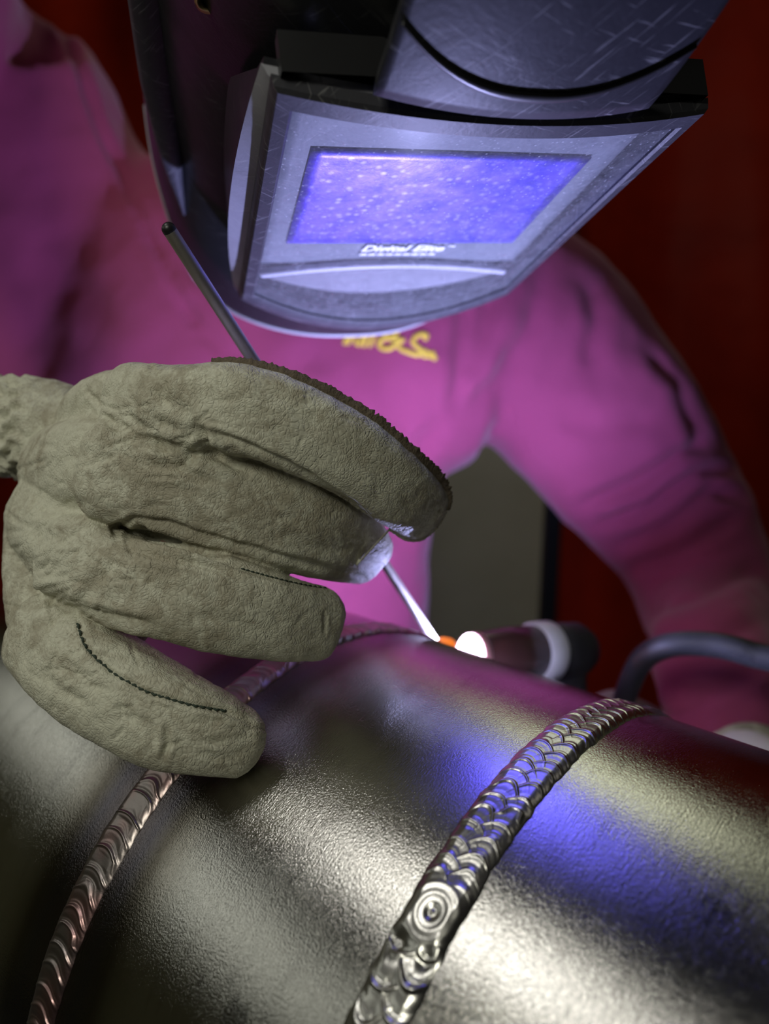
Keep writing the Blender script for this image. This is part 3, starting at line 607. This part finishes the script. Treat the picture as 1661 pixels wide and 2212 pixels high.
# forehead panel with its curved step, and the dark recess above the lens
def fore(a, b): 
    u = a * (43 - 2 * b); v = -15 - 95 * b; return hl(u, v, 2 + 5 * (1 - a * a) - 22 * b ** 1.6)
fp = grid('forehead_panel', fore, np.linspace(-1, 1, 31), np.linspace(0, 1, 25), M_scuff, helmet, .006, 0)
gP = []
for a in np.linspace(-.98, .98, 25):
    b = .10 + .17 * abs(a) ** 2.2; u = a * (43 - 2 * b); v = -15 - 95 * b; gP.append(hl(u, v, 2 + 5 * (1 - a * a) - 22 * b ** 1.6 + 3.2))
V, F = sweep(np.array(gP), np.interp(np.linspace(-1, 1, 25), (-1, 0, 1), (.0006, .0022, .0006)), .0012, HN, 10); mesh_obj('curved_step', V, F, M_black, fp)
loft('lens_recess', [[hl(u, v, n) for u, v in ring_path(68, -13, -8, 0, 12)] for n in (-2, -14)], M_black, helmet)
# ridge along the side of the shell and pivot screw
for s in (-1, 1):
    rib = [hl(s * x, v, n) for x, v, n in ((99, 20, -92), (99, 60, -86), (98, 105, -78), (95.5, 145, -68), (91, 180, -60))]
    tube_obj('side_ridge', rib, np.array([.004, .0085, .008, .005, .001]), M_frame, helmet, 10, HN, 6, B=.004)
    k0 = hl(s * 82, 22, -51); rr = revolve('screw_ring', k0, HN, [(0, .0028), (.002, .0047), (.0032, .0044), (.002, .0028)], plain('brass', (.5, .38, .16), .3, 1.0), helmet, 24, True)

# ------------------------------------------------------------------ TIG torch
T0, T1 = px(1018, 1416, .420), px(1258, 1402, .470); TA = nrm(T1 - T0)
torch = empty('welding_torch', T1 - np.array([0, 0, .05]), 'black welding torch with a glass cup, bright arc glowing at its mouth', 'torch')
M_cup = plain('dark_ceramic', (.10, .045, .04), .25); M_rimc = plain('pink_ceramic', (.75, .38, .33), .4); M_white = plain('white_insulator', (.75, .76, .78), .5); M_rub = plain('black_rubber', (.02, .02, .022), .55, bump=(300, .4, .0006))
L = np.linalg.norm(T1 - T0)
TS = lambda pr: [(d * 1.18, r * 1.18) for d, r in pr]
revolve('cup', T0, TA, TS([(.004, .0085), (.002, .0102), (.006, .0112), (.02, .0130), (.042, .0136), (.042, .008), (.010, .0078)]), M_cup, torch, 48, True)
revolve('cup_rim', T0, TA, TS([(-.001, .0076), (-.0016, .0090), (.0, .0105), (.004, .0112), (.004, .0082)]), M_rimc, torch, 48, True)
revolve('insulator_ring', T0, TA, TS([(.040, .0132), (.041, .0152), (.051, .0156), (.053, .0140), (.053, .009), (.04, .009)]), M_white, torch, 48, True)
revolve('torch_head', T0, TA, TS([(.052, .0), (.052, .0130), (.060, .0145), (.072, .0145), (.079, .011), (.082, .0055), (.082, .0)]), M_rub, torch, 40)
revolve('tungsten_tip', T0, TA, TS([(-.006, .0002), (.0, .0012), (.02, .0012), (.02, .0)]), plain('tungsten', (.3, .3, .3), .4, 1.0), torch, 12)
revolve('arc_glow', T0, TA, TS([(.0, .0), (-.0025, .003), (-.002, .0060), (.0, .0074), (.004, .0074), (.004, 0)]), plain('arc_glow', (1, 1, 1), .5, emit=(.95, .97, 1.0), estr=7), torch, 32)
hb = T0 + TA * .078
hpath = [hb, hb + np.array([.004, .004, -.035]), hb + np.array([.03, .03, -.095]), hb + np.array([.07, .045, -.145]), hb + np.array([.11, .05, -.185])]
tube_obj('handle', hpath, np.array([.0125, .0120, .0135, .0145, .013]), M_rub, torch, 20, (0, 1, .1), 8)
cb = hpath[-1]
cable = tube_obj('cable', [cb, px(1320, 1640, .52), px(1335, 1560, .50), px(1352, 1500, .47), px(1385, 1428, .445), px(1440, 1395, .43), px(1530, 1392, .42), px(1620, 1412, .41), px(1760, 1470, .40), px(1950, 1700, .42)], .0072, M_rub, torch, 16, (0, 1, .1), 10)
cable['label'] = 'black rubber hose arching over the sleeve'

# ------------------------------------------------------------------ the welder: body, sweatshirt
def fabric():
    t = NT('maroon_fleece'); ob = t.coord('Object'); n = t.noise(ob, 14, 5, .6); t.base(t.mix(n, (.29, .052, .118), (.36, .065, .145))); t.set(Roughness=.95)
    t.b.inputs['Specular IOR Level'].default_value = .1; t.b.inputs['Sheen Weight'].default_value = .15
    t.link(t.bump(t.noise(ob, 900, 3), .5, .0006, t.bump(t.noise(ob, 30, 4), .4, .004)), t.b.inputs['Normal']); return t.m
M_fab = fabric(); M_skin = plain('skin', (.45, .27, .19), .55)
BODY = {
 'torso': [(560, 1900, 0.850, 330), (545, 1560, 0.790, 370), (520, 1250, 0.755, 408), (505, 1000, 0.730, 430), (520, 800, 0.715, 455), (610, 640, 0.710, 400), (690, 560, 0.710, 270)],
 'neck': [(690, 600, 0.710, 190), (720, 470, 0.690, 150)],
 'right_arm': [(380, 850, 0.730, 320), (170, 700, 0.710, 300), (40, 440, 0.685, 290), (-100, 130, 0.655, 285), (-220, -120, 0.520, 255)],
 'right_fore': [(-240, -140, 0.520, 200), (-260, 250, 0.440, 150), (-230, 600, 0.390, 130), (-150, 850, 0.345, 112)],
 'right_side': [(170, 820, 0.755, 240), (20, 720, 0.740, 270), (-110, 470, 0.715, 280), (-200, 150, 0.680, 260)],
 'right_chest': [(330, 900, 0.730, 280), (230, 730, 0.714, 285), (140, 560, 0.700, 250)],
 'left_arm': [(900, 740, 0.710, 300), (1060, 720, 0.710, 262), (1170, 770, 0.710, 224), (1335, 960, 0.715, 196), (1432, 1085, 0.715, 172)],
 'left_fore': [(1420, 1060, 0.715, 170), (1500, 1195, 0.690, 152), (1532, 1330, 0.660, 142), (1552, 1450, 0.535, 132), (1566, 1615, 0.495, 112)],
}
def body_chain(L, sc, thick): 
    C = catmull(np.array(L, float), 8); P = np.array([px(*c[:3]) for c in C]); A = C[:, 3] * C[:, 2] / FPX * sc; return sweep(P, A, A * thick, FWD, 32, 2.2, True, 6)
sv, sf = join([body_chain(L, 1.0, {'torso': .62, 'neck': .8, 'right_arm': .66, 'right_side': .62, 'right_chest': .6}.get(k, .95)) for k, L in BODY.items()]); sv, sf = remesh(sv, sf, .0042); SE = edges_of(sf); sv = lap(sv, SE, 36, .5)
sfold = [
 ([(100, -20), (165, 130), (220, 290), (290, 440), (350, 570), (420, 700)], 9, .006), ([(380, 640), (440, 720), (520, 790)], 14, .004), ([(300, 480), (380, 560), (450, 610)], 24, .004),
 ([(1010, 640), (1000, 720), (990, 800), (985, 880)], 16, .006), ([(1060, 620), (1040, 720), (1010, 830)], 18, .005), ([(1180, 560), (1150, 700), (1080, 830), (1010, 890)], 24, .005),
 ([(1280, 600), (1290, 700), (1270, 800)], 20, .004), ([(1390, 750), (1460, 830), (1500, 920), (1505, 960)], 18, .0035), ([(1250, 1090), (1370, 1050), (1470, 980), (1530, 950)], 14, .007),
 ([(1290, 1130), (1400, 1100), (1500, 1020), (1580, 1010)], 12, .007), ([(1330, 1180), (1430, 1140), (1530, 1060), (1600, 1075)], 13, .007), ([(1360, 1230), (1460, 1200), (1600, 1110)], 14, .006),
 ([(1390, 1330), (1500, 1290), (1650, 1220)], 18, .005), ([(1400, 1400), (1520, 1390), (1650, 1340)], 18, .004), ([(1200, 900), (1300, 930), (1420, 900)], 26, .004), ([(1430, 1480), (1520, 1500), (1640, 1450)], 16, .004),
 ([(800, 900), (850, 1050), (860, 1200)], 30, .004), ([(600, 900), (640, 800), (700, 760)], 30, .003), ([(960, 900), (900, 980), (880, 1150)], 22, .004), ([(60, 500), (140, 600), (260, 700)], 34, .003),
]
sv = crease(sv, sf, sfold); sv = lap(sv, SE, 2, .4); Ns = normals(sv, sf); sv = sv + Ns * (pnoise(sv, 11, 1.7, 3) * .0045)[:, None]
head_c = hl(0, 66, -118)
neck_t = px(720, 470, .69)
person = None
bparts = [body_chain(L, .74, {'torso': .62, 'neck': .8, 'right_arm': .66, 'right_side': .62, 'right_chest': .6}.get(k, .95)) for k, L in BODY.items()]
bparts.append(sweep(np.array([neck_t, neck_t * .5 + head_c * .5 - HN * .015, head_c - HN * .02]), (.058, .056, .06), (.058, .056, .06), (1, 0, 0), 24))
bparts.append(sweep(np.array([head_c - HD * .085, head_c - HD * .03, head_c + HD * .03, head_c + HD * .075]), (.062, .076, .070, .045), (.075, .092, .085, .06), HN, 28))     # skull and jaw
fc = head_c + HN * .085
bparts.append(sweep(np.array([fc - HD * .012, fc + HD * .012 + HN * .008, fc + HD * .028 + HN * .012]), (.008, .011, .014), (.010, .014, .014), HN, 12))                       # nose
for s in (-1, 1):
    bparts.append(sweep(np.array([head_c + HR * s * .074 - HD * .018, head_c + HR * s * .080 + HD * .02]), (.012, .010), (.018, .014), HN, 12))                                       # ears
wr = px(-150, 850, .345)
bparts.append(sweep(np.array([wr, px(20, 925, .312), px(110, 960, .300)]), (.013, .012, .013), (.010, .010, .010), FWD, 20))
for k, Lg in G.items(): bparts.append(chain(Lg, .62, 2.1, .6, 16))                                                                                                               # hand inside the glove
LH = {  # the left hand behind the pipe, closed round the torch handle
 'palm': [hpath[3] + np.array([.06, .03, .0]), hpath[3] + np.array([.03, .045, .015]), hpath[2] + np.array([.012, .035, .004])]}
lw = px(1585, 1650, .485)
def hand_chains(sc):
    out = []; base = np.array(LH['palm'])
    out.append(sweep(np.array([lw, (lw + base[0]) / 2 + np.array([0, 0, .01]), base[0]]), np.array([.036, .033, .034]) * sc, np.array([.034, .026, .022]) * sc, (0, 1, 0), 20))
    out.append(sweep(catmull(base, 5), .036 * sc, .020 * sc, (0, 1, .2), 20, 2.4))
    ax = nrm(hpath[3] - hpath[2])
    for i, (off, ln) in enumerate(((.00, 1.0), (.022, 1.08), (.044, 1.02), (.064, .85))):
        c = hpath[2] + ax * (off - .008) + np.array([0, 0, 0.0]); up = nrm(np.cross(ax, (0, 1, 0))); out.append(sweep(catmull(np.array([c + np.array([0, .042, .0]) + up * .006, c + np.array([0, .018, 0]) + up * .028 * ln, c + np.array([0, -.010, 0]) + up * .027 * ln, c + np.array([0, -.027, 0]) + up * .004]), 6), .0105 * sc, .0105 * sc, ax, 14, 2.3))
    c = hpath[2] - ax * .012; up = nrm(np.cross(ax, (0, 1, 0))); out.append(sweep(catmull(np.array([base[0] - up * .02 + np.array([0, -.01, 0]), hpath[3] - up * .030 + np.array([0, -.005, 0]), c - up * .026 + ax * .02 + np.array([0, -.012, 0]), c - up * .012 + np.array([0, -.026, 0])]), 6), np.linspace(.015, .011, 19) * sc, np.linspace(.015, .011, 19) * sc, ax, 14, 2.2))
    return out
bparts += hand_chains(.74)
bv, bf = join(bparts); bv, bf = remesh(bv, bf, .0035); bv = lap(bv, edges_of(bf), 4, .5)
person = mesh_obj('person', bv, bf, M_skin)
tag(person, 'person in a maroon sweatshirt leaning over the pipe, face hidden by the helmet', 'person')
shirt = mesh_obj('sweatshirt', sv, sf, M_fab, person); shirt['label'] = 'maroon fleece sweatshirt with yellow embroidery'
SBV = bvh_of(sv, sf)
M_yel = plain('yellow_thread', (.92, .66, .07), .6, bump=(700, .6, .0008))
def emb(name, strokes, r=3.2):
    parts = []
    for st_ in strokes:
        P = catmull(np.array([p + (0,) for p in st_], float), 6)[:, :2]; Q = []
        for p in P:
            h_, n_ = hit(SBV, p[0], p[1], .0008)
            if h_ is not None: Q.append(h_)
        if len(Q) > 2: parts.append(sweep(np.array(Q), r * .78 / FPX, r * .78 / FPX * .7, FWD, 8, 2, True, 3))
    if parts: V, F = join(parts); mesh_obj(name, V, F, M_yel, shirt)
emb('embroidered_letter', [[(744, 743), (748, 732), (754, 722)], [(752, 743), (758, 732), (764, 724), (768, 735), (771, 745)]])
emb('embroidered_letter', [[(776, 747), (780, 736), (785, 725)]])
emb('embroidered_letter', [[(787, 748), (792, 733), (798, 714), (794, 708)]])
emb('embroidered_letter', [[(800, 748), (805, 733), (812, 714), (808, 706)]])
emb('embroidered_ampersand', [[(872, 735), (850, 733), (836, 728), (834, 717), (846, 711), (857, 717), (850, 727), (832, 731), (819, 741), (826, 752), (842, 753), (856, 744), (866, 735)]], 4.2)
emb('embroidered_letter', [[(917, 733), (921, 725), (910, 722), (897, 728), (892, 740), (902, 750), (912, 758), (903, 766), (886, 762), (868, 755), (862, 749)]], 4.2)
emb('embroidered_letter', [[(920, 757), (913, 764), (918, 771), (926, 766), (920, 757)]], 3.0)
emb('embroidered_letter', [[(928, 773), (931, 763), (936, 763), (937, 776), (942, 772)]], 3.0)
# glove on the other hand, mostly behind the pipe
g2 = empty('welding_glove', lw, 'pale glove on the far hand, just showing behind the pipe at lower right', 'glove')
hv, hf = join(hand_chains(1.0)); hv, hf = remesh(hv, hf, .0018); hv = lap(hv, edges_of(hf), 6, .5); mesh_obj('glove_shell', hv, hf, M_lea, g2)
cv2, cf2 = sweep(catmull(np.array([px(1605, 1662, .470), px(1655, 1688, .455), px(1695, 1718, .44)]), 5), np.array([.026] * 11), np.array([.026] * 11), FWD, 24); mesh_obj('cuff', cv2, cf2, M_white, g2)
